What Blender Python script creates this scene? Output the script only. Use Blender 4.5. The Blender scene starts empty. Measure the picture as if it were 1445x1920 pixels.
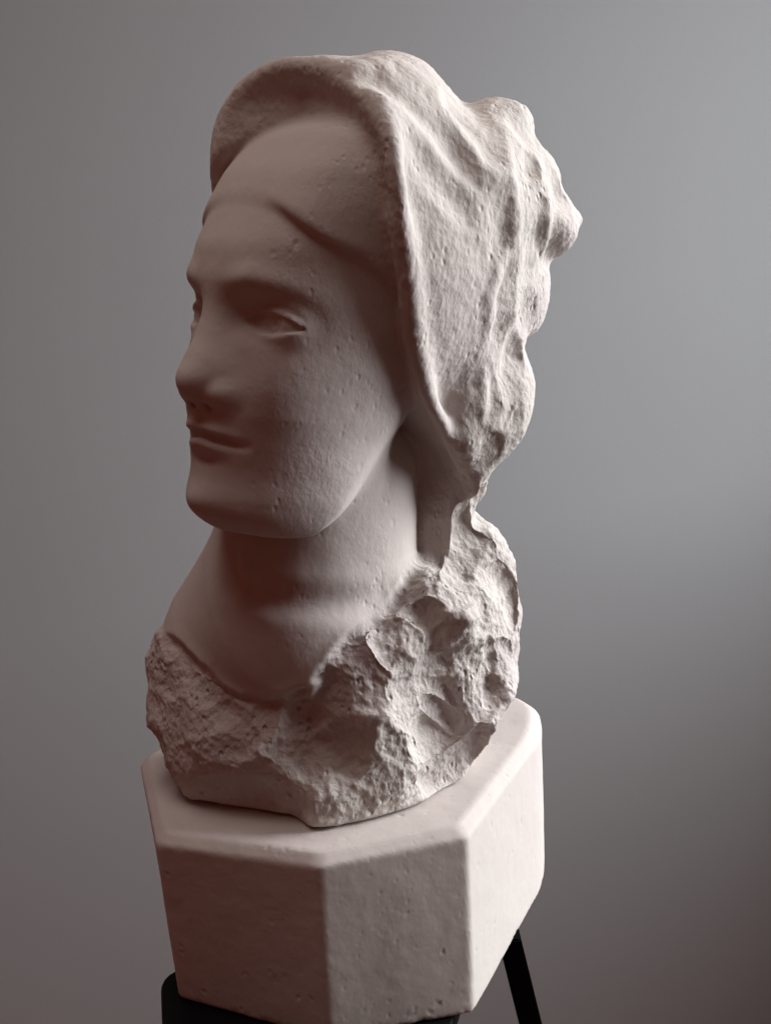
import bpy, math, time
import numpy as np
from concurrent.futures import ThreadPoolExecutor
from mathutils import Vector, Matrix
T0 = time.time()
sc = bpy.context.scene
R = math.radians
f32 = np.float32

# ------------------------------------------------------------------ units
# the bust was measured in "u" (1 u = S metres), camera at the origin of that frame
S = 0.00035
FPX = 2200.0                       # focal length in photo pixels
PITCH, ROLL = R(12.0), R(3.2)
CAM_Z = 1.30                       # camera height above the floor
def W3(p):                         # u-frame (x right, y away, z up) -> metres
    return Vector((p[0]*S, p[1]*S, p[2]*S + CAM_Z))
_cp, _sp, _cr, _sr = math.cos(PITCH), math.sin(PITCH), math.cos(ROLL), math.sin(ROLL)
def ray(px, py):                   # direction with unit depth along world y
    X0, Y0 = px-722.5, py-960
    X = (_cr*X0 - _sr*Y0)/FPX; Y = -(_sr*X0 + _cr*Y0)/FPX
    d = np.array([X, _cp + Y*_sp, -_sp + Y*_cp])
    return d/d[1]
def P(px, py, y): return ray(px, py)*y                     # point at depth y
def on_plane(px, py, z): d = ray(px, py); return d*(z/d[2])
def topx(p):
    x = p[0]; zc = p[1]*_cp - p[2]*_sp; yc = p[1]*_sp + p[2]*_cp
    X, Y = x*FPX/zc, -yc*FPX/zc
    return (722.5 + _cr*X + _sr*Y, 960 - _sr*X + _cr*Y)

# ------------------------------------------------------------------ camera
cd = bpy.data.cameras.new("camera"); cam = bpy.data.objects.new("camera", cd)
sc.collection.objects.link(cam)
cd.sensor_fit = 'VERTICAL'; cd.sensor_height = 36.0; cd.lens = FPX*36.0/1920.0
cd.clip_start = 0.02; cd.clip_end = 60
M = Matrix.Rotation(R(90)-PITCH, 4, 'X') @ Matrix.Rotation(-ROLL, 4, 'Z')
cam.matrix_world = Matrix.Translation((0, 0, CAM_Z)) @ M
sc.camera = cam

# ------------------------------------------------------------------ light
wd = bpy.data.worlds.new("World"); sc.world = wd; wd.use_nodes = True
bgn = wd.node_tree.nodes["Background"]
bgn.inputs[0].default_value = (1.0, 0.27, 0.18, 1); bgn.inputs[1].default_value = 0.09
def area(name, loc, target, sx, sy, power, col, spread=180):
    l = bpy.data.lights.new(name, 'AREA'); l.shape = 'RECTANGLE'; l.size = sx; l.size_y = sy
    l.energy = power; l.color = col; l.spread = R(spread)
    o = bpy.data.objects.new(name, l); sc.collection.objects.link(o)
    d = Vector(target) - Vector(loc); o.location = loc
    o.rotation_euler = d.to_track_quat('-Z', 'Y').to_euler()
    return o
# daylight through the window in the wall on the right, and the pale ceiling it brightens
SILL = CAM_Z - 0.22
area("window_light", (1.80, 0.94, SILL+0.84), (0, 0.72, SILL+0.10), 1.3, 1.4, 104.0, (0.94, 0.97, 1.0))
area("ceiling_bounce", (-0.22, 0.36, CAM_Z+1.65), (-0.1, 0.5, CAM_Z), 1.1, 1.1, 3.6, (1.0, 0.93, 0.88), 100)
vs = sc.view_settings
vs.view_transform = 'Standard'; vs.look = 'None'; vs.exposure = 0.0; vs.gamma = 1.0
try: sc.display_settings.display_device = 'sRGB'
except Exception: pass
sc.render.engine = 'CYCLES'

# ------------------------------------------------------------------ noise
def _hash(i, j, k, s=0):
    n = (i*np.int64(374761393) + j*np.int64(668265263) + k*np.int64(2147483647) + np.int64(s*1274126177))
    n = (n ^ (n >> 13)) * np.int64(1274126177); n = n ^ (n >> 16); n = n*np.int64(668265263); n = n ^ (n >> 15)
    return ((n & 0xFFFFFF).astype(f32))/f32(0xFFFFFF)
def vnoise(p, s=0):
    q = np.floor(p); fr = (p-q).astype(f32); q = q.astype(np.int64)
    w = fr*fr*fr*(fr*(fr*6-15)+10); r = 0
    for a in (0, 1):
        for b in (0, 1):
            for c in (0, 1):
                wt = (w[:, 0] if a else 1-w[:, 0])*(w[:, 1] if b else 1-w[:, 1])*(w[:, 2] if c else 1-w[:, 2])
                r = r + wt*_hash(q[:, 0]+a, q[:, 1]+b, q[:, 2]+c, s)
    return r*2-1
ROT = np.array([[.36, .48, -.8], [-.8, .6, 0], [.48, .64, .6]])
def fbm(p, scale, octs=4, gain=.5, s=0):
    r = 0; a = 1.0; q = p/scale; t = 0
    for o in range(octs):
        r = r + a*vnoise(q, s+o); t += a; a *= gain; q = q @ ROT.T * 2.03
    return r/t
def chips(p, scale, slope=.55, cup=.35, s=0):
    # lower envelope of tilted, slightly hollow facets: struck stone
    q = p/scale; b = np.floor(q).astype(np.int64); best = np.full(len(p), 9.0, f32)
    for a in (-1, 0, 1):
        for e in (-1, 0, 1):
            for c in (-1, 0, 1):
                i, j, k = b[:, 0]+a, b[:, 1]+e, b[:, 2]+c
                h = [_hash(i, j, k, s+m) for m in range(7)]
                d = [q[:, 0]-(i+h[0]), q[:, 1]-(j+h[1]), q[:, 2]-(k+h[2])]
                v = (h[3]-.5)*.35 + slope*1.5*((h[4]-.5)*d[0]+(h[5]-.5)*d[1]+(h[6]-.5)*d[2]) \
                    + cup*(d[0]**2+d[1]**2+d[2]**2)*1.5
                best = np.minimum(best, v)
    return best*scale

# ------------------------------------------------------------------ SDF kit
def smin(a, b, k):
    h = np.maximum(k-np.abs(a-b), 0)/k
    return np.minimum(a, b) - h*h*k*.25
def smax(a, b, k): return -smin(-a, -b, k)
def ell(x, y, z, c, r):
    a, b, d = (x-c[0])/r[0], (y-c[1])/r[1], (z-c[2])/r[2]
    k0 = np.sqrt(a*a+b*b+d*d)+1e-6
    k1 = np.sqrt((a/r[0])**2+(b/r[1])**2+(d/r[2])**2)+1e-9
    return k0*(k0-1)/k1
def cone(x, y, z, a, b, ra, rb):                 # tapered capsule
    a = np.asarray(a, float); b = np.asarray(b, float); ba = b-a; L = float(ba@ba)+1e-9
    px_, py_, pz_ = x-a[0], y-a[1], z-a[2]
    t = np.clip((px_*ba[0]+py_*ba[1]+pz_*ba[2])/L, 0, 1)
    return np.sqrt((px_-ba[0]*t)**2+(py_-ba[1]*t)**2+(pz_-ba[2]*t)**2) - (ra+(rb-ra)*t)

# head frame: u to the near cheek, v up the face, w out of the face
YAW, TILT, LEAN = R(48), R(6.5), R(4)
Fh = np.array([-math.sin(YAW), -math.cos(YAW), 0]); Zw = np.array([0, 0, 1.0])
HF = math.cos(TILT)*Fh + math.sin(TILT)*Zw
HV = -math.sin(TILT)*Fh + math.cos(TILT)*Zw
HU = np.array([math.cos(YAW), -math.sin(YAW), 0])
HU, HV = HU*math.cos(LEAN)-HV*math.sin(LEAN), HV*math.cos(LEAN)+HU*math.sin(LEAN)
HO = P(396, 585, 1556) - 215*HF - 10*HV
def L2W(u, v, w): return HO + u*HU + v*HV + w*HF
def W2L(p): d = np.asarray(p)-HO; return d@HU, d@HV, d@HF
def ray_u(px, py, u):                            # picture ray at a given side distance u
    d = ray(px, py); t = (u + HO@HU)/(d@HU); return W2L(d*t)
def tab(keys, vals, lo=-420, hi=460):
    g = np.linspace(lo, hi, 881); y = np.interp(g, keys, vals)
    ker = np.hanning(41); ker /= ker.sum(); yp = np.pad(y, 20, mode='edge')
    y = np.convolve(yp, ker, 'valid'); return lambda v: np.interp(v, g, y)
VK = [-300, -277, -255, -235, -200, -150, -100, -50, 0, 50, 100, 150, 200, 250, 300]
fa = tab(VK, [102, 111, 119, 127, 132, 137, 147, 160, 168, 170, 174, 174, 170, 152, 110])
fb = tab(VK, [202, 214, 224, 226, 217, 220, 218, 214, 213, 223, 212, 184, 153, 108, 42])
def G(au, v, u0, v0, su, sv, amp): return amp*np.exp(-((au-u0)/su)**2-((v-v0)/sv)**2)

fc = tab([-300, -277, -250, -200, -150, -100, -50, 0], [96, 92, 84, 62, 38, 16, 3, 0])
fk = tab([-300, -277, -250, -200, -150, -100, -50, 0], [66, 72, 78, 88, 97, 110, 118, 122])
def sd_face(u, v, w):
    au = np.abs(u)
    a = fa(v); b = fb(v); c = fc(v)
    bv = 46 + 12*np.clip((au-15)/50, 0, 1) - 26*np.clip((au-68)/70, 0, 1)**1.4
    H = 6.5*np.exp(-((v-bv)/19)**2)*np.clip((au-26)/36, 0, 1)*np.clip((160-au)/60, 0, 1)
    H = H + G(au, v, 76, 13, 38, 25, -26) + G(au, v, 38, 10, 18, 22, -6)
    H = H + G(au, v, 112, -86, 56, 58, 15)
    H = H + G(au, v, 0, -140, 50, 42, 5)
    vm = -147 - 10*(au/66)**1.15 + 4*np.clip((au-56)/20, 0, 1)**2
    fade = np.clip((76-au)/30, 0, 1); fade2 = np.clip((66-au)/40, 0, 1)
    H = H - 9.5*np.exp(-((v-vm+2.5)/6)**2)*fade
    H = H + 6.5*np.exp(-((v-vm-9)/8.5)**2)*fade2 + 4.2*np.exp(-((v-vm+15)/8)**2)*np.clip((52-au)/36, 0, 1)
    H = H + G(au, v, 0, -184, 27, 10, -7)
    H = H + G(au, v, 0, -124, 7, 11, -3) + G(au, v, 0, -240, 40, 26, 9)
    w2 = w - np.where(w > 0, H, 0)*np.clip(w/60, 0, 1)
    n = 2.06 - .40*np.clip((-120-v)/120, 0, 1); wr = w2-c
    rb = np.where(wr > 0, b-c, fk(v))
    q = (np.abs(au/a)**n + np.abs(wr/rb)**n)**(1/n)
    d = (q-1)*np.minimum(a, rb)*.95
    nr = np.clip((au-30)/60, 0, 1); vmin = -287 - 1*nr +   .0000185*np.maximum(0, 152-w)**3
    d = smax(d, (vmin-v)*.85, 48-14*nr)
    d = smax(d, (v-300)*.9, 60)
    # nose
    nz = cone(au, v, w, (0, 16, 190), (0, -76, 228), 22, 27)
    nz = smin(nz, ell(au, v, w, (0, -79, 235), (22, 20, 24)), 12)
    nz = smin(nz, ell(au, v, w, (0, -74, 198), (45, 50, 50)), 14)
    nz = smin(nz, ell(au, v, w, (33, -92, 207), (19, 18, 28)), 8)
    nz = smax(nz, (-108 - v + .10*(w-230))*.95, 9)
    d = smin(d, nz, 24)
    nost = cone(au, v, w, (12, -113, 234), (21, -110, 214), 4, 5)
    d = smax(d, -nost, 9)
    # eyes: a rounded lid, the almond cut shallow into it, a drilled iris
    ball = np.sqrt((au-81)**2+(v-1)**2+(w-144)**2)-40.5
    d = smin(d, ball, 14)
    t = np.clip((au-83)/40.0, -1.04, 1.04)
    up = 16*(1-np.abs(t)**2.4) - 2.5*t; lo = -11.5*(1-np.abs(t)**2) - 2.5*t
    opn = np.clip((np.minimum(up-v, v-lo)+1.2)/3.4, 0, 1)
    cr = np.exp(-((v-(up+10))/4.5)**2)*np.clip((46-np.abs(au-80))/16, 0, 1)
    lol = np.exp(-((v-(lo-5))/4.5)**2)*np.clip((42-np.abs(au-80))/16, 0, 1)
    rim_ = np.exp(-((v-(up+3))/4)**2)*np.clip((48-np.abs(au-80))/16, 0, 1)
    ir = np.sqrt((au-85)**2+(v-2)**2)
    iris = np.exp(-((ir-11)/3)**2)*2.6 + np.exp(-(ir/7.5)**2)*8
    d = d + np.where(w > 130, 3.8*opn + 1.8*cr - .5*lol - .3*rim_ + iris*np.clip((np.minimum(up-v, v-lo)+1)/2, 0, 1), 0)
    return d

def sd_coif(u, v, w):        # close cap under the hood, its brim arched over the brow
    au = np.abs(u)
    th = (4+5.5*np.clip((u-45)/60, 0, 1))*np.clip((172-au)/50, .1, 1); a = fa(v)+th*.8; b = fb(v)+th
    q = (np.abs(au/a)**2.3 + np.abs(w/np.where(w > 0, b, 150))**2.3)**(1/2.3)
    d = (q-1)*np.minimum(a, b)*.92
    brim = 150 - 26*np.clip(au/110, 0, 1.6)**2.6 - 46*np.clip((100-w)/100, 0, 3)
    d = smax(d, (brim-v)*.8, 21)
    return smax(d, (v-330)*.9, 60)

# hood rim: picture points with their side distance
RIM = [(875, 882, 128), (842, 822, 150), (800, 735, 172), (775, 640, 184), (765, 540, 192), (752, 420, 196), (742, 320, 192), (728, 245, 172),
       (690, 186, 125), (625, 142, 55), (535, 128, -30), (464, 174, -105), (428, 242, -150), (430, 312, -165)]
RIML = [np.array(ray_u(*r)) for r in RIM]
def spline(pts, n=5):
    p = np.array(pts, float); p = np.vstack([2*p[0]-p[1], p, 2*p[-1]-p[-2]]); out = []
    for i in range(1, len(p)-2):
        for k in range(n):
            t = k/n; out.append(.5*(2*p[i]+(p[i+1]-p[i-1])*t+(2*p[i-1]-5*p[i]+4*p[i+1]-p[i+2])*t*t+(3*p[i]-p[i-1]-3*p[i+1]+p[i+2])*t**3))
    return out+[p[-2]]
RIMS = spline(RIML, 3)
rv = sorted([(r[1], r[2]) for r in RIML[:10]])
fw = tab([a for a, b in rv], [b for a, b in rv])
ha = tab([-330, -250, -200, -150, -80, 0, 100, 200, 260, 310, 350], [95, 118, 140, 165, 190, 203, 210, 206, 188, 150, 90])

def sd_veil(u, v, w, x, y, z):
    au = np.abs(u)
    hull = ell(u, v, w, (0, 95, -30), (208, 265, 240))
    hull = smin(hull, ell(u, v, w, (-4, 232, 52), (178, 118, 140)), 40)
    hull = smin(hull, ell(x, y, z, P(846, 395, 1800), (164, 190, 132)), 50)
    hull = smin(hull, ell(x, y, z, P(730, 250, 1800), (100, 150, 112)), 40)
    for c, r in (((950, 250, 1790), (38, 60, 42)), ((992, 330, 1790), (45, 70, 45)), ((1030, 420, 1800), (42, 80, 50)), ((985, 540, 1800), (38, 70, 70)),
                 ((938, 738, 1780), (54, 80, 64)), ((915, 240, 1790), (46, 60, 42))):
        hull = smin(hull, ell(x, y, z, P(*c), r), 20)
    hull = smin(hull, cone(x, y, z, P(850, 560, 1740), P(862, 760, 1735), 112, 84), 50)
    hull = smin(hull, cone(x, y, z, P(864, 770, 1735), P(878, 900, 1720), 74, 34), 40)
    hull = smin(hull, cone(x, y, z, P(1030, 428, 1800), P(1076, 412, 1800), 32, 12), 12)
    hull = smax(hull, (w-fw(v)-48*np.clip((-u-10)/110, 0, 1))*.85, 18)
    cav = ell(u, v, w, (0, 55, 70), (180, 205, 215))
    cav = smin(cav, ell(u, v, w, (0, 185, 145), (145, 60, 66)), 30)
    hull = smax(hull, -cav, 16)
    tube = None
    for p, q in zip(RIMS[:-1], RIMS[1:]):
        e = cone(u, v, w, p, q, 9, 9); tube = e if tube is None else np.minimum(tube, e)
    hull = smin(hull, tube, 30)
    return hull

PT = -789.0                                     # plinth top in u
NK0 = P(592, 900, 1742); NK1 = P(575, 1150, 1732)
RID = [P(846, 1120, 1712), P(842, 1070, 1712), P(852, 950, 1712), P(868, 880, 1712), P(872, 800, 1690), P(850, 735, 1655), P(830, 640, 1625), P(820, 540, 1605)]
RIDZ = [p[2] for p in RID]; RIDX = [p[0] for p in RID]; RIDY = [p[1] for p in RID]; COLTOP = P(800, 540, 1610)[2]
LEF = [P(806, 1130, 1725), P(797, 1050, 1725), P(783, 900, 1725), P(768, 760, 1690), P(749, 650, 1650), P(742, 540, 1630)]
LEFZ = [p[2] for p in LEF]; LEFX = [p[0] for p in LEF]
def sd_neck(x, y, z):
    d = cone(x, y, z, NK0, NK1, 136, 146)
    d = smin(d, cone(x, y, z, P(560, 940, 1800), P(430, 1170, 1790), 85, 95), 50)
    d = smin(d, cone(x, y, z, P(560, 1180, 1730), P(490, 1245, 1768), 150, 132), 60)
    d = smin(d, cone(x, y, z, P(668, 880, 1740), P(668, 1130, 1740), 88, 90), 40)
    # hanging end of the hood: a squared column, its front face turned to the shade
    rx = np.interp(z, RIDZ, RIDX) + 3*np.sin(z/17+.6*np.sin(z/7))*np.clip((P(850, 900, 1712)[2]-z)/30, 0, 1); dx, dy = x-rx, y-np.interp(z, RIDZ, RIDY)
    col = smax((-.30*dx-.95*dy), (.93*dx-.37*dy), 12)
    col = smax(col, smax(dy-110, np.interp(z, LEFZ, LEFX)-x-.15*dy, 10), 12)
    col = smin(col, cone(x, y, z, P(896, 850, 1765), P(886, 920, 1765), 27, 22), 16)
    col = smax(col, z-COLTOP, 20)
    col = smin(col, cone(x, y, z, P(750, 780, 1840), P(750, 1090, 1840), 105, 105), 20)
    return d, col

def sd_base(x, y, z):
    d = ell(x, y, z, P(630, 1300, 1760), (278, 205, 190))
    d = smin(d, ell(x, y, z, P(876, 1140, 1800), (102, 118, 134)), 50)
    d = smin(d, ell(x, y, z, P(900, 1030, 1790), (40, 60, 48)), 30)
    d = smin(d, ell(x, y, z, P(592, 1400, 1745), (222, 202, 160)), 40)
    d = smin(d, ell(x, y, z, P(392, 1262, 1780), (82, 112, 116)), 40)
    d = smin(d, ell(x, y, z, P(690, 1240, 1640), (95, 80, 80)), 40)
    d = smin(d, ell(x, y, z, P(778, 1208, 1660), (84, 80, 80)), 36)
    d = smin(d, ell(x, y, z, P(812, 1118, 1700), (62, 60, 62)), 30)
    d = smin(d, ell(x, y, z, P(866, 985, 1752), (27, 45, 62)), 22)
    sc_ = ell(x, y, z, P(465, 1165, 1545), (112, 120, 118))
    sc_ = smin(sc_, ell(x, y, z, P(610, 1112, 1590), (118, 115, 56)), 30)
    d = smax(d, -sc_, 14)
    return smax(d, (PT+2-z), 10)

LAB = ('face', 'coif', 'veil', 'base')
STROKES = []
def comps(p):
    x, y, z = p[:, 0], p[:, 1], p[:, 2]
    d = p - HO; u, v, w = d@HU, d@HV, d@HF
    face = sd_face(u, v, w); neck, col = sd_neck(x, y, z)
    face = smin(face, neck, 10+48*np.clip((75-w)/95, 0, 1))
    coif = sd_coif(u, v, w)
    veil = smin(sd_veil(u, v, w, x, y, z), col, 20)
    base = sd_base(x, y, z)
    return face, coif, veil, base
def field(p, strokes=None):
    f, c, v, b = comps(p)
    SS = STROKES if strokes is None else strokes
    for st in SS:                                # struck faces cut only the part they belong to
        if st['add'] is not None: continue
        m = np.nonzero(((p > st['lo']) & (p < st['hi'])).all(1))[0]
        if len(m) == 0: continue
        e = p[m]-st['c']; far = np.maximum(0, np.linalg.norm(e*st.get('sq', 1.0), axis=1)-st['R'])
        cut = e@st['n']+st['off']-st.get('fall', .9)*far
        if st['on'] == 'base': b[m] = smax(b[m], cut, st['k']+4)
        else: v[m] = smax(v[m], cut, st['k'])
    lab = np.argmin(np.stack([f, c, v, b]), 0)
    lab = np.where((lab == 0) & (b < -2) & (f < -7), 3, lab)
    d = smin(smin(f, c, 6), v, 10); d = smin(d, b, 20)
    for st in SS:
        if st['add'] is None: continue
        lo, hi = st['lo'], st['hi']
        m = np.nonzero(((p > lo) & (p < hi)).all(1))[0]
        if len(m) == 0: continue
        q = p[m]; s = None
        for a, b_, ra, rb in st['segs']:
            e = cone(q[:, 0], q[:, 1], q[:, 2], a, b_, ra, rb)
            s = e if s is None else np.minimum(s, e)
        if st['add']: d[m] = smin(d[m], s, st['k'])
        else: d[m] = smax(d[m], -s, st['k'])
    return d, lab
def trace(pts, strokes):                        # where picture rays meet the stone
    D = np.array([ray(*q) for q in pts]); n = np.linalg.norm(D, axis=1, keepdims=True); D = D/n
    t = np.full(len(pts), 1250.0)
    for i in range(90):
        d, _ = field(D*t[:, None], strokes); t = np.minimum(t + np.clip(d, -20, 60)*.7, 2200)
    return D*t[:, None], t < 2150
def stroke(add, pts, r, off, k, r2=None):
    """a ridge or a groove along picture points; off = how far its axis lies outside the surface"""
    STK.append((add, pts, r, off, k, r2 or r))
STK = []
def facet(c, n, R_, depth, k=5, on='base'):
    STK.append((None, [c], R_, depth, k, (n, on)))
A, C_ = True, False
# folds of the hood: steep on the side away from the window
stroke(A, [(668, 122), (735, 128), (800, 168), (850, 226), (905, 290), (950, 370)], 36, -21, 26, 22)
stroke(A, [(880, 178), (925, 222), (962, 285), (968, 360)], 30, -16, 20, 18)
stroke(C_, [(640, 132), (705, 146), (765, 186), (812, 238), (856, 294), (890, 345)], 24, 12, 18, 16)
stroke(C_, [(838, 182), (880, 230), (912, 270), (930, 305)], 26, 13, 16, 20)
stroke(C_, [(775, 262), (805, 315), (850, 370), (880, 420)], 26, 16, 20, 16)
# chiselled back: shallow hollows between low arrises
for pts, r, dp in (([(943, 350), (947, 490)], 60, 6), ([(1000, 330), (1006, 470)], 70, 6), ([(944, 500), (940, 650)], 60, 6), ([(990, 490), (984, 625)], 60, 5),
                   ([(922, 664), (990, 658)], 26, 6), ([(942, 680), (975, 750)], 40, 5), ([(882, 710), (890, 800)], 36, 5), ([(921, 705), (922, 795)], 30, 4),
                   ([(945, 768), (980, 788)], 44, 5), ([(970, 250), (988, 340)], 44, 6), ([(1033, 290), (1042, 355)], 36, 4)):
    stroke(C_, pts, r, r-dp, 7)
stroke(A, [(962, 372), (961, 447), (930, 492), (918, 560), (917, 640)], 10, -5, 12)
stroke(A, [(1034, 355), (1024, 440), (1019, 490)], 10, -5, 12)
stroke(A, [(905, 690), (903, 790)], 10, -5, 12)
stroke(A, [(874, 715), (874, 813), (883, 855)], 13, -7, 22)
# throat and neckline
stroke(C_, [(430, 1105), (525, 1128), (600, 1134), (700, 1134), (765, 1118)], 14, 13, 30)
stroke(A, [(452, 1030), (480, 1110)], 9, -4, 10)
# broken shoulders: struck faces, then clefts and arrises
for c, n, r, dp in (((430, 1465), (-.35, -.78, -.52), 110, 8), ((300, 1280), (-.85, -.5, .1), 70, 2), ((425, 1330), (-.30, -.88, .38), 66, 12),
                    ((530, 1365), (-.12, -.93, .33), 46, 4), ((665, 1350), (-.32, -.93, -.04), 70, 7), ((800, 1385), (.70, -.65, .28), 88, 8),
                    ((700, 1256), (.12, -.97, .10), 60, 13),
                    ((842, 1150), (.25, -.95, .15), 58, 8), ((862, 1215), (.05, -.97, -.2), 40, 13), ((945, 1140), (.8, -.5, .3), 58, 6),
                    ((895, 1290), (.62, -.75, .15), 50, 8), ((945, 1255), (.5, -.85, -.1), 36, 9), ((835, 1345), (.45, -.85, -.25), 30, 10),
                    ((770, 1200), (.4, -.8, .45), 48, 6), ((860, 1420), (.62, -.66, -.42), 60, 8), ((350, 1490), (-.62, -.60, -.5), 80, 14), ((900, 1040), (.3, -.8, .5), 40, 6),
                    ((560, 1250), (-.5, -.7, .5), 34, 5)):
    facet(c, n, r, dp)
stroke(C_, [(917, 1195), (921, 1335)], 13, 6, 6)
stroke(C_, [(798, 1308), (872, 1372)], 13, 6, 7)
stroke(A, [(352, 1252), (405, 1290), (468, 1327)], 9, -4, 14)
# chipped back of the hood
for c, n, r, dp in ( ((1068, 385), (.6, -.5, .6), 22, 4), ((985, 285), (.6, -.75, .2), 24, 4), ((912, 850), (.5, -.75, -.4), 26, 4),
                    ((972, 700), (.6, -.7, .35), 24, 5)):
    facet(c, n, r, dp, 4, 'hood')
def settle():
    for add, pts, r, off, k, r2 in STK:
        if add is None:                          # one struck face: a flat cut of limited reach
            X, ok = trace(pts, STROKES)
            if not ok[0]: continue
            n = np.array(r2[0], float); n /= np.linalg.norm(n)
            STROKES.append(dict(add=None, c=X[0], n=n, R=r, off=off, k=k, on=r2[1], sq=np.array([1, 1, .8]) if r2[1] == 'hood' else 1.0, fall=1.1 if r2[1] == 'hood' else .9, lo=X[0]-r*4-40, hi=X[0]+r*4+40)); continue
        pp = []
        for (a, b) in zip(pts[:-1], pts[1:]):
            n = max(2, int(math.hypot(b[0]-a[0], b[1]-a[1])/28)+1)
            pp += [(a[0]+(b[0]-a[0])*i/n, a[1]+(b[1]-a[1])*i/n) for i in range(n)]
        pp.append(pts[-1])
        X, ok = trace(pp, STROKES); e = 2.0
        g = np.stack([field(X+np.eye(3)[i]*e, STROKES)[0]-field(X-np.eye(3)[i]*e, STROKES)[0] for i in range(3)], 1)
        g /= np.linalg.norm(g, axis=1, keepdims=True)+1e-9
        X = X + g*off; X = X[ok]; n = len(X)
        if n < 2: continue
        tt = np.linspace(0, 1, n)
        rr = r + (r2-r)*tt; rr = rr*np.clip(.2+2.6*np.minimum(tt, 1-tt)*2, 0, 1)
        segs = [(X[i], X[i+1], rr[i], rr[i+1]) for i in range(n-1)]
        mg = max(r, r2)+k+6
        STROKES.append(dict(add=add, segs=segs, k=k, lo=X.min(0)-mg, hi=X.max(0)+mg))
settle()

# ------------------------------------------------------------------ meshing (surface nets)
def par(fn, arr, n=120000):
    parts = [arr[i:i+n] for i in range(0, len(arr), n)]
    with ThreadPoolExecutor(4) as ex: return list(ex.map(fn, parts))
def net(field, LO, HI, VOX, CO=8):
    LO = np.array(LO, float); HI = np.array(HI, float)
    nb = np.ceil((HI-LO)/(VOX*CO)).astype(int); nf = nb*CO+1
    cg = np.stack(np.meshgrid(*[np.arange(m)+.5 for m in nb], indexing='ij'), -1).reshape(-1, 3)*(VOX*CO)+LO
    dc = np.concatenate([r[0] for r in par(field, cg)]).reshape(nb)
    act = np.abs(dc) < VOX*CO*1.25
    Fd = np.repeat(np.repeat(np.repeat(dc.astype(f32), CO, 0), CO, 1), CO, 2)
    Fd = np.pad(Fd, ((0, 1),)*3, mode='edge')
    am = np.zeros(nf, bool)
    af = np.repeat(np.repeat(np.repeat(act, CO, 0), CO, 1), CO, 2)
    for a in (0, 1):
        for b in (0, 1):
            for c in (0, 1): am[a:a+af.shape[0], b:b+af.shape[1], c:c+af.shape[2]] |= af
    idx = np.stack(np.nonzero(am), 1)
    Fd[am] = np.concatenate([r[0] for r in par(lambda q: (field(q*VOX+LO)[0].astype(f32),), idx)])
    sg = Fd < 0
    c8 = np.zeros(np.array(nf)-1, np.int8)
    for a in (0, 1):
        for b in (0, 1):
            for c in (0, 1): c8 += sg[a:nf[0]-1+a, b:nf[1]-1+b, c:nf[2]-1+c]
    cells = np.stack(np.nonzero((c8 > 0) & (c8 < 8)), 1)
    vid = np.full(c8.shape, -1, np.int32); vid[tuple(cells.T)] = np.arange(len(cells))
    acc = np.zeros((len(cells), 3)); cnt = np.zeros(len(cells))
    CR = [(a, b, c) for a in (0, 1) for b in (0, 1) for c in (0, 1)]
    for i, A in enumerate(CR):
        for j, B in enumerate(CR):
            if j > i and sum(abs(np.array(A)-B)) == 1:
                va = Fd[tuple((cells+A).T)]; vb = Fd[tuple((cells+B).T)]
                m = (va < 0) != (vb < 0); t = np.where(m, va/np.where(m, va-vb, 1), 0)
                acc += np.where(m[:, None], np.array(A)+(np.array(B)-np.array(A))*t[:, None], 0); cnt += m
    verts = (cells + acc/cnt[:, None])*VOX + LO
    quads = []
    for ax in range(3):
        b_, c_ = (ax+1) % 3, (ax+2) % 3
        sl0 = [slice(None)]*3; sl1 = [slice(None)]*3; sl0[ax] = slice(0, -1); sl1[ax] = slice(1, None)
        s0, s1 = sg[tuple(sl0)], sg[tuple(sl1)]
        e = np.stack(np.nonzero(s0 != s1), 1)
        e = e[(e[:, b_] > 0) & (e[:, c_] > 0) & (e[:, b_] < nf[b_]-1) & (e[:, c_] < nf[c_]-1)]
        fl = s0[tuple(e.T)]
        o = np.eye(3, dtype=int)
        q = np.stack([vid[tuple((e-o[b_]-o[c_]).T)], vid[tuple((e-o[c_]).T)], vid[tuple(e.T)], vid[tuple((e-o[b_]).T)]], 1)
        q[~fl] = q[~fl][:, ::-1]
        quads.append(q)
    quads = np.concatenate(quads); quads = quads[(quads >= 0).all(1)]
    # keep the largest piece of stone only
    par_ = np.arange(len(verts))
    for it in range(60):
        mn = par_[quads].min(1); old = par_.copy()
        for i in range(4): np.minimum.at(par_, quads[:, i], mn)
        par_ = par_[par_]; par_ = par_[par_]
        if (par_ == old).all(): break
    big = np.bincount(par_).argmax(); keep = par_ == big
    remap = np.cumsum(keep)-1; quads = remap[quads[keep[quads].all(1)]]; verts = verts[keep]
    return verts, quads
verts, quads = net(field, [-420., 1340., PT-6], [400., 2120., 410.], 2.5)

def vnormals(v, q):
    n = np.cross(v[q[:, 2]]-v[q[:, 0]], v[q[:, 3]]-v[q[:, 1]]); out = np.zeros_like(v)
    for c in range(3):
        for i in range(4): out[:, c] += np.bincount(q[:, i], n[:, c], len(v))
    return out/(np.linalg.norm(out, axis=1, keepdims=True)+1e-12)
def smooth(v, q, x):
    s = np.zeros((len(v), x.shape[1])); c = np.zeros(len(v))
    for i in range(4):
        for j in (1, 3):
            k = (i+j) % 4; c += np.bincount(q[:, i], minlength=len(v))
            for m in range(x.shape[1]): s[:, m] += np.bincount(q[:, i], x[q[:, k], m], len(v))
    return s/c[:, None]
for lam in (.5, -.52): verts = verts + lam*(smooth(verts, quads, verts)-verts)
nrm = vnormals(verts, quads)
lab = np.concatenate([r[1] for r in par(field, verts)])
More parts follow.
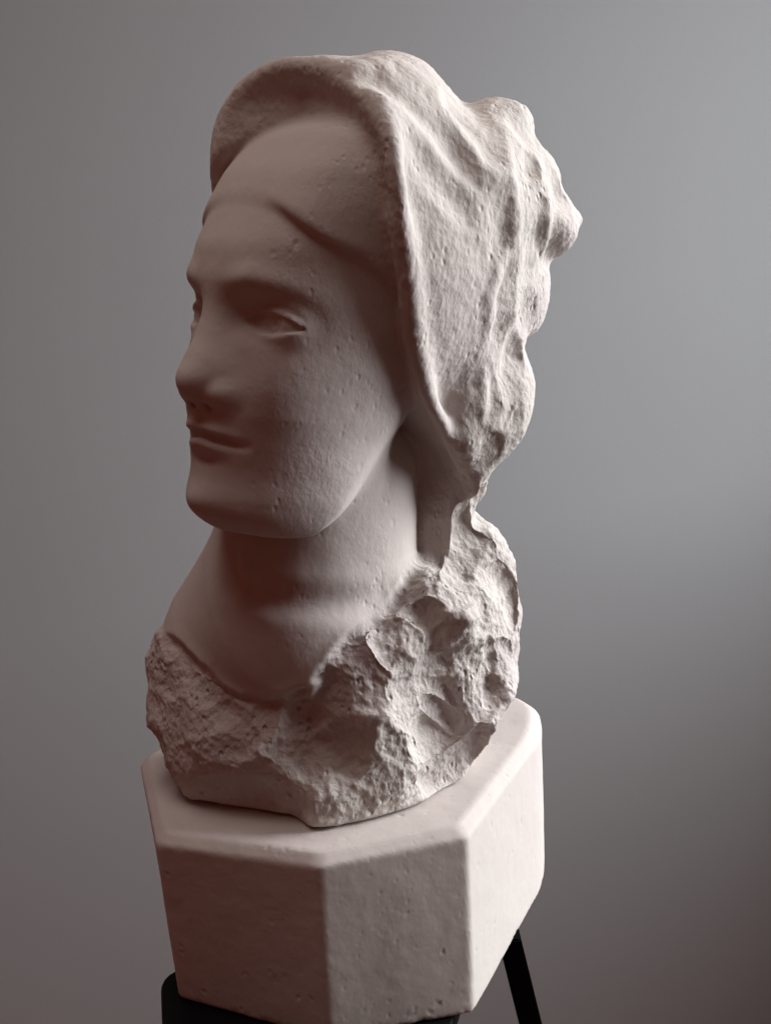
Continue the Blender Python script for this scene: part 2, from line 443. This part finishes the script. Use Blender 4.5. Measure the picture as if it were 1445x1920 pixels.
# how rough each place is left: dressed face, tooled veil, broken base
one = np.eye(4)[lab].astype(float)
for i in range(6): one = smooth(verts, quads, one)
lloc = verts-HO; lu, lv, lw = lloc@HU, lloc@HV, lloc@HF
backness = np.clip((-70-lw)/80, 0, 1)
ridge_side = (nrm @ np.array([.93, -.37, 0]) > .55) & (verts[:, 2] < P(850, 905, 1690)[2]) & (verts[:, 2] > P(850, 1130, 1690)[2])
rs = ridge_side.astype(float)[:, None]
for i in range(6): rs = smooth(verts, quads, rs)
rough = one[:, 3] + one[:, 2]*np.maximum(backness*.48, rs[:, 0]*1.1)
def pdisp(ps):
    return (np.stack([chips(ps, 125, .6, .30, 3), chips(ps, 52, .7, .4, 11), fbm(ps, 26, 4, .55, 21), fbm(ps, 9, 2, .6, 31), fbm(ps, 90, 2, .5, 41)], 1),)
N = np.concatenate([r[0] for r in par(pdisp, verts, 40000)])
zfade = np.clip((verts[:, 2]-PT-2)/12, 0, 1)
N[:, :2] -= np.median(N[:, :2], 0)
disp = rough*(.40*N[:, 0]+.34*N[:, 1]-8+3.8*N[:, 2]+2.2*N[:, 3])*zfade
veil_t = one[:, 2]*(1-backness)
disp += veil_t*(1.3*N[:, 2]+.9*N[:, 3]+1.5*N[:, 4])
disp += (one[:, 0]+one[:, 1])*(.5*N[:, 2]+.9*N[:, 4])
verts = verts + nrm*disp[:, None]
verts[:, 2] = np.maximum(verts[:, 2], PT+.3)
nrm = vnormals(verts, quads)
grain = one[:, 3]*1.5 + one[:, 2]*(.65+.4*backness) + (one[:, 0]+one[:, 1])*(.12+.36*np.clip((lu-45)/60, 0, 1)*np.clip(.5+1.2*N[:, 4], .2, 1))
print('bust verts', len(verts), 'quads', len(quads), 't=%.1f' % (time.time()-T0))

# ------------------------------------------------------------------ materials
def mat(name): 
    m = bpy.data.materials.new(name); m.use_nodes = True; nt = m.node_tree
    return m, nt, nt.nodes["Principled BSDF"]
def node(nt, t, **kw):
    n = nt.nodes.new(t)
    for k, v in kw.items():
        if k in n.inputs: n.inputs[k].default_value = v
        else: setattr(n, k, v)
    return n
def stone(name, col, use_attr, base_rough=1.0):
    m, nt, b = mat(name); L = nt.links.new
    b.inputs["Roughness"].default_value = .92; b.inputs["Specular IOR Level"].default_value = .15
    tc = node(nt, "ShaderNodeTexCoord")
    def noise(scale, detail=4, rough=.6):
        n = node(nt, "ShaderNodeTexNoise", Scale=scale, Detail=detail, Roughness=rough); L(tc.outputs["Object"], n.inputs["Vector"]); return n
    n1, n2 = noise(14), noise(160, 5, .7)
    mx = node(nt, "ShaderNodeMixRGB"); mx.inputs[1].default_value = (*[c*.88 for c in col], 1); mx.inputs[2].default_value = (*[min(1, c*1.07) for c in col], 1)
    ad = node(nt, "ShaderNodeMath", operation='MULTIPLY_ADD'); L(n2.outputs["Fac"], ad.inputs[0]); ad.inputs[1].default_value = .6; 
    h = node(nt, "ShaderNodeMath", operation='MULTIPLY'); L(n1.outputs["Fac"], h.inputs[0]); h.inputs[1].default_value = .4; L(h.outputs[0], ad.inputs[2])
    L(ad.outputs[0], mx.inputs[0])
    n3 = noise(7, 3, .55); hr = node(nt, "ShaderNodeMapRange"); hr.inputs[1].default_value = .38; hr.inputs[2].default_value = .62; L(n3.outputs["Fac"], hr.inputs[0])
    tint = node(nt, "ShaderNodeMixRGB"); tint.inputs[1].default_value = (1.0, .97, .985, 1); tint.inputs[2].default_value = (.985, .985, .962, 1); L(hr.outputs[0], tint.inputs[0])
    ml = node(nt, "ShaderNodeMixRGB", blend_type='MULTIPLY'); ml.inputs[0].default_value = 1; L(mx.outputs[0], ml.inputs[1]); L(tint.outputs[0], ml.inputs[2])
    L(ml.outputs[0], b.inputs["Base Color"])
    # relief: fine grain + scattered open pores
    mp = node(nt, "ShaderNodeMapping"); mp.inputs['Rotation'].default_value = (0, R(-32), 0); mp.inputs['Scale'].default_value = (1, 1, .68); L(tc.outputs['Object'], mp.inputs['Vector'])
    g = node(nt, "ShaderNodeTexNoise", Scale=430.0, Detail=4.0, Roughness=.65); L(mp.outputs[0], g.inputs['Vector'])
    vo = node(nt, "ShaderNodeTexVoronoi", Scale=230.0); L(mp.outputs[0], vo.inputs["Vector"])
    pr = node(nt, "ShaderNodeMapRange"); pr.inputs[1].default_value = .0; pr.inputs[2].default_value = .32; L(vo.outputs["Distance"], pr.inputs[0])
    gate = noise(60, 3, .6); gr = node(nt, "ShaderNodeMapRange"); gr.inputs[1].default_value = .50; gr.inputs[2].default_value = .62; L(gate.outputs["Fac"], gr.inputs[0])
    inv = node(nt, "ShaderNodeMath", operation='SUBTRACT'); inv.inputs[0].default_value = 1; L(pr.outputs[0], inv.inputs[1])
    pit = node(nt, "ShaderNodeMath", operation='MULTIPLY'); L(inv.outputs[0], pit.inputs[0]); L(gr.outputs[0], pit.inputs[1])
    vo2 = node(nt, "ShaderNodeTexVoronoi", Scale=110.0); L(mp.outputs[0], vo2.inputs["Vector"])
    p2 = node(nt, "ShaderNodeMapRange"); p2.inputs[1].default_value = .02; p2.inputs[2].default_value = .24; p2.inputs[3].default_value = 1; p2.inputs[4].default_value = 0; L(vo2.outputs["Distance"], p2.inputs[0])
    gt2 = noise(38, 3, .6); g2 = node(nt, "ShaderNodeMapRange"); g2.inputs[1].default_value = .55; g2.inputs[2].default_value = .66; L(gt2.outputs["Fac"], g2.inputs[0])
    pb = node(nt, "ShaderNodeMath", operation='MULTIPLY'); L(p2.outputs[0], pb.inputs[0]); L(g2.outputs[0], pb.inputs[1])
    ps = node(nt, "ShaderNodeMath", operation='MULTIPLY_ADD'); L(pb.outputs[0], ps.inputs[0]); ps.inputs[1].default_value = 1.6; L(pit.outputs[0], ps.inputs[2])
    gs = node(nt, "ShaderNodeMath", operation='MULTIPLY'); L(g.outputs["Fac"], gs.inputs[0]); gs.inputs[1].default_value = .72
    hh = node(nt, "ShaderNodeMath", operation='SUBTRACT'); L(gs.outputs[0], hh.inputs[0]); L(ps.outputs[0], hh.inputs[1])
    bp = node(nt, "ShaderNodeBump"); bp.inputs["Distance"].default_value = .0011
    if use_attr:
        at = node(nt, "ShaderNodeAttribute", attribute_name="grain"); L(at.outputs["Fac"], bp.inputs["Strength"])
    else: bp.inputs["Strength"].default_value = base_rough
    L(hh.outputs[0], bp.inputs["Height"]); L(bp.outputs[0], b.inputs["Normal"])
    return m
m_stone = stone("limestone", (.62, .57, .537), True)

# ------------------------------------------------------------------ the bust
def mesh_obj(name, co, q, nrm, grain, m):
    me = bpy.data.meshes.new(name)
    me.vertices.add(len(co)); me.vertices.foreach_set("co", co.astype(f32).ravel())
    me.loops.add(q.size); me.loops.foreach_set("vertex_index", q.ravel().astype(np.int32))
    me.polygons.add(len(q)); me.polygons.foreach_set("loop_start", np.arange(0, q.size, 4, dtype=np.int32))
    me.update(calc_edges=True)
    me.polygons.foreach_set("use_smooth", np.ones(len(q), bool))
    at = me.attributes.new("grain", 'FLOAT', 'POINT'); at.data.foreach_set("value", grain.astype(f32))
    me.normals_split_custom_set_from_vertices(nrm.astype(f32)); me.materials.append(m)
    o = bpy.data.objects.new(name, me); sc.collection.objects.link(o); return o
def tag(o, label=None, cat=None, kind=None, group=None):
    if label: o["label"] = label
    if cat: o["category"] = cat
    if kind: o["kind"] = kind
    if group: o["group"] = group
    return o
base_c = np.array([-60., 1700., PT])
bust = bpy.data.objects.new("stone_bust", None); sc.collection.objects.link(bust)
bust.location = W3(base_c); bust.empty_display_size = .05
tag(bust, "pale carved limestone bust of a hooded woman with rough broken shoulders", "bust")
qlab = np.array([np.bincount(r, minlength=4).argmax() for r in lab[quads[:1]]])
cntl = np.stack([(lab[quads] == i).sum(1) for i in range(4)], 1); qlab = cntl.argmax(1)
for i, (nm, lb) in enumerate((("face", "smooth dressed face and neck looking left"), ("coif", "smooth close cap with its brim arched over the brow"),
                              ("headscarf", "draped hood with tooled folds and a chipped back"), ("shoulder_block", "rough broken shoulders left as struck stone"))):
    q = quads[qlab == i]
    if len(q) == 0: continue
    ids, inv = np.unique(q, return_inverse=True); q = inv.reshape(-1, 4)
    o = mesh_obj(nm, (verts[ids]-base_c)*S, q, nrm[ids], grain[ids], m_stone); o.parent = bust; o["label"] = lb

# ------------------------------------------------------------------ plinth
import bmesh
CH = 18.0; PB = PT-CH-264
def xy(px, py, z): return on_plane(px, py, z)[:2]
ctop = [xy(293, 1588, PT-CH), xy(597, 1632, PT-CH), xy(877, 1575, PT-CH), xy(1021, 1378, PT-CH), (256, 2010), (120, 2150), (-290, 2160), (-436, 1850)]
cbot = [xy(336, 1873, PB), xy(615, 1953, PB), xy(888, 1900, PB), xy(1026, 1648, PB), (254, 2010), (120, 2150), (-280, 2150), (-412, 1850)]
def pfield(p):
    x, y, z = p[:, 0], p[:, 1], p[:, 2]; n = len(ctop); t = np.clip((z-PB)/(PT-CH-PB), -.2, 1.3); d = None
    for i in range(n):
        ta, tb = np.array(ctop[i]), np.array(ctop[(i+1) % n]); ba, bb = np.array(cbot[i]), np.array(cbot[(i+1) % n])
        ax, ay = ba[0]+(ta[0]-ba[0])*t, ba[1]+(ta[1]-ba[1])*t; ex, ey = (bb-ba)[0]*(1-t)+(tb-ta)[0]*t, (bb-ba)[1]*(1-t)+(tb-ta)[1]*t
        L = np.sqrt(ex*ex+ey*ey); e = ((x-ax)*ey-(y-ay)*ex)/L
        e = smax(e, e*.66+(z-PT)*.75+CH*.60, 3)
        d = e if d is None else smax(d, e, 26 if i in (3, 4) else 6)
    return smax(smax(d, z-PT, 4), PB-z, 7), np.zeros(len(p), int)
def plinth():
    v, q = net(pfield, [-470., 1420., PB-8], [300., 2200., PT+8], 3.0)
    n = vnormals(v, q)
    dd = np.concatenate([r[0] for r in par(lambda p_: (np.stack([fbm(p_, 60, 3, .5, 77), fbm(p_, 12, 3, .6, 88), fbm(p_, 30, 3, .6, 99)], 1),), v, 40000)])
    fl = v-n*7; ed = np.clip((-pfield(fl)[0]-3.5)/3.5, 0, 1); ed = 1-ed            # near an edge the planes crowd
    v = v + n*(dd[:, 0]*1.0+dd[:, 1]*.2-ed*np.maximum(0, dd[:, 2]+.05)*6 - np.maximum(0, dd[:, 1]-.5)*6)[:, None]
    v[:, 2] = np.maximum(v[:, 2], PB)
    n = vnormals(v, q); c0 = np.array([-90., 1810., PB])
    o = mesh_obj("stone_plinth", (v-c0)*S, q, n, np.full(len(v), .11), m_stone); o.location = W3(c0)
    tag(o, "low many-sided pale stone plinth with a chamfered top edge, under the bust", "plinth")
plinth()

# ------------------------------------------------------------------ stool
m_black, nt, b = mat("black_paint"); b.inputs["Base Color"].default_value = (.0035, .0035, .004, 1); b.inputs["Roughness"].default_value = .6
b.inputs["Specular IOR Level"].default_value = .1
def part(name, bm, m, parent):
    bmesh.ops.recalc_face_normals(bm, faces=bm.faces)
    me = bpy.data.meshes.new(name); bm.to_mesh(me); bm.free(); me.materials.append(m)
    o = bpy.data.objects.new(name, me); sc.collection.objects.link(o); o.parent = parent; return o
SC = np.array([-140., 1560., -CAM_Z/S])
stool = bpy.data.objects.new("stool", None); sc.collection.objects.link(stool); stool.location = W3(SC)
tag(stool, "black painted stool with splayed legs, holding up the stone plinth", "stool")
def rounded(C, r, n=7):
    C = [np.array(c, float) for c in C]; out = []
    for i, b_ in enumerate(C):
        a, c = C[i-1], C[(i+1) % len(C)]
        p = b_+(a-b_)/np.linalg.norm(a-b_)*r; q = b_+(c-b_)/np.linalg.norm(c-b_)*r
        for k in range(n):
            t = k/(n-1); out.append((1-t)**2*p+2*t*(1-t)*b_+t*t*q)
    return out
bm = bmesh.new(); seat = rounded([(-394, 1660), (132, 1790), (14, 1345), (-330, 1330)], 46)
rings = []
for z, k in ((PB-34, .985), (PB-30, 1), (PB-5, 1), (PB-1, .99)):
    rings.append([bm.verts.new(((p[0]*k+SC[0]*(1-k)-SC[0])*S, (p[1]*k+SC[1]*(1-k)-SC[1])*S, (z-SC[2])*S)) for p in seat])
for r0, r1 in zip(rings[:-1], rings[1:]):
    for i in range(len(seat)): bm.faces.new((r0[i], r0[(i+1) % len(seat)], r1[(i+1) % len(seat)], r1[i]))
bm.faces.new(rings[-1]); bm.faces.new(rings[0][::-1])
part("seat", bm, m_black, stool)
def bar(bm, a, b_, w0, w1, d0, d1):
    a, b_ = np.array(a, float)-SC, np.array(b_, float)-SC; vs_ = []
    for p, w, d in ((a, w0, d0), (b_, w1, d1)):
        for sx, sy in ((-1, -1), (1, -1), (1, 1), (-1, 1)):
            vs_.append(bm.verts.new(((p[0]+sx*w/2)*S, (p[1]+sy*d/2)*S, p[2]*S)))
    for i in range(4): bm.faces.new((vs_[i], vs_[(i+1) % 4], vs_[4+(i+1) % 4], vs_[4+i]))
    bm.faces.new(vs_[:4][::-1]); bm.faces.new(vs_[4:])
    bmesh.ops.bevel(bm, geom=bm.edges[:], offset=3*S, segments=2, affect='EDGES')
zt, zb = PB-34, SC[2]
tops = [(165, 1768), (-325, 1620), (-10, 1390), (-310, 1370)]; feet = [(165+.187*(zt-zb), 1880), (-480, 1800), (90, 1200), (-480, 1200)]
for t, f in zip(tops, feet):
    bm = bmesh.new(); bar(bm, (*t, zt), (*f, zb), 38, 40, 44, 40); part("leg", bm, m_black, stool)
def along(i, k): return tuple(np.array(tops[i])*(1-k)+np.array(feet[i])*k)+(zt*(1-k)+zb*k,)
for i, j in ((0, 1), (1, 3), (3, 2), (2, 0)):
    bm = bmesh.new(); a, b_ = np.array(along(i, .62)), np.array(along(j, .62)); d = (b_-a)/np.linalg.norm(b_-a)
    vs0 = []; side = np.array([-d[1], d[0], 0])
    for p in (a+d*16, b_-d*16):
        for sx, sz in ((-1, -1), (1, -1), (1, 1), (-1, 1)):
            q = p+side*sx*11+np.array([0, 0, sz*17.])-SC; vs0.append(bm.verts.new(tuple(q*S)))
    for k in range(4): bm.faces.new((vs0[k], vs0[(k+1) % 4], vs0[4+(k+1) % 4], vs0[4+k]))
    bm.faces.new(vs0[:4][::-1]); bm.faces.new(vs0[4:]); part("rung", bm, m_black, stool)

# ------------------------------------------------------------------ room
m_wall, nt, b = mat("wall_paint"); b.inputs["Roughness"].default_value = .85; b.inputs["Specular IOR Level"].default_value = .2
tc = node(nt, "ShaderNodeTexCoord"); nz = node(nt, "ShaderNodeTexNoise", Scale=5.0, Detail=5.0); nt.links.new(tc.outputs["Object"], nz.inputs["Vector"])
mx = node(nt, "ShaderNodeMixRGB"); mx.inputs[1].default_value = (.445, .465, .475, 1); mx.inputs[2].default_value = (.47, .49, .50, 1)
nt.links.new(nz.outputs["Fac"], mx.inputs[0]); nt.links.new(mx.outputs[0], b.inputs["Base Color"])
n2 = node(nt, "ShaderNodeTexNoise", Scale=170.0, Detail=3.0); nt.links.new(tc.outputs["Object"], n2.inputs["Vector"])
bp = node(nt, "ShaderNodeBump", Strength=.12, Distance=.001); nt.links.new(n2.outputs["Fac"], bp.inputs["Height"]); nt.links.new(bp.outputs[0], b.inputs["Normal"])
m_floor, nt, b = mat("floor_board"); b.inputs["Base Color"].default_value = (.20, .085, .055, 1); b.inputs["Roughness"].default_value = .5
def boxes(name, bl, m, label, cat):
    bm = bmesh.new()
    for x0, y0, z0, x1, y1, z1 in bl:
        v_ = [bm.verts.new(p) for p in ((x0, y0, z0), (x1, y0, z0), (x1, y1, z0), (x0, y1, z0), (x0, y0, z1), (x1, y0, z1), (x1, y1, z1), (x0, y1, z1))]
        for q in ((3, 2, 1, 0), (4, 5, 6, 7), (0, 1, 5, 4), (1, 2, 6, 5), (2, 3, 7, 6), (3, 0, 4, 7)): bm.faces.new([v_[i] for i in q])
    me = bpy.data.meshes.new(name); bm.to_mesh(me); bm.free(); o = bpy.data.objects.new(name, me)
    sc.collection.objects.link(o); me.materials.append(m); tag(o, label, cat, 'structure'); return o
WY, WX = 1.60, 1.02
boxes("wall", [(-3, WY, 0, WX+.12, WY+.1, CAM_Z+1.8)], m_wall, "plain grey painted wall behind the bust", "wall")
# the wall on the right with its window opening (out of the picture; its sill shades the lower wall)
boxes("window_wall", [(WX, -2.5, 0, WX+.12, WY-.002, SILL), (WX, 1.36, SILL, WX+.12, WY-.002, CAM_Z+0.69), (WX, -2.5, SILL, WX+.12, 0.42, CAM_Z+0.69), (WX, -2.5, CAM_Z+0.69, WX+.12, WY-.002, CAM_Z+1.8)],
      m_wall, "grey side wall with a window opening to the right of the bust", "wall")
boxes("floor", [(-3, -2.5, -.05, WX+.12, WY+.1, 0)], m_floor, "reddish brown floor under the stool", "floor")
print('done t=%.1f' % (time.time()-T0))
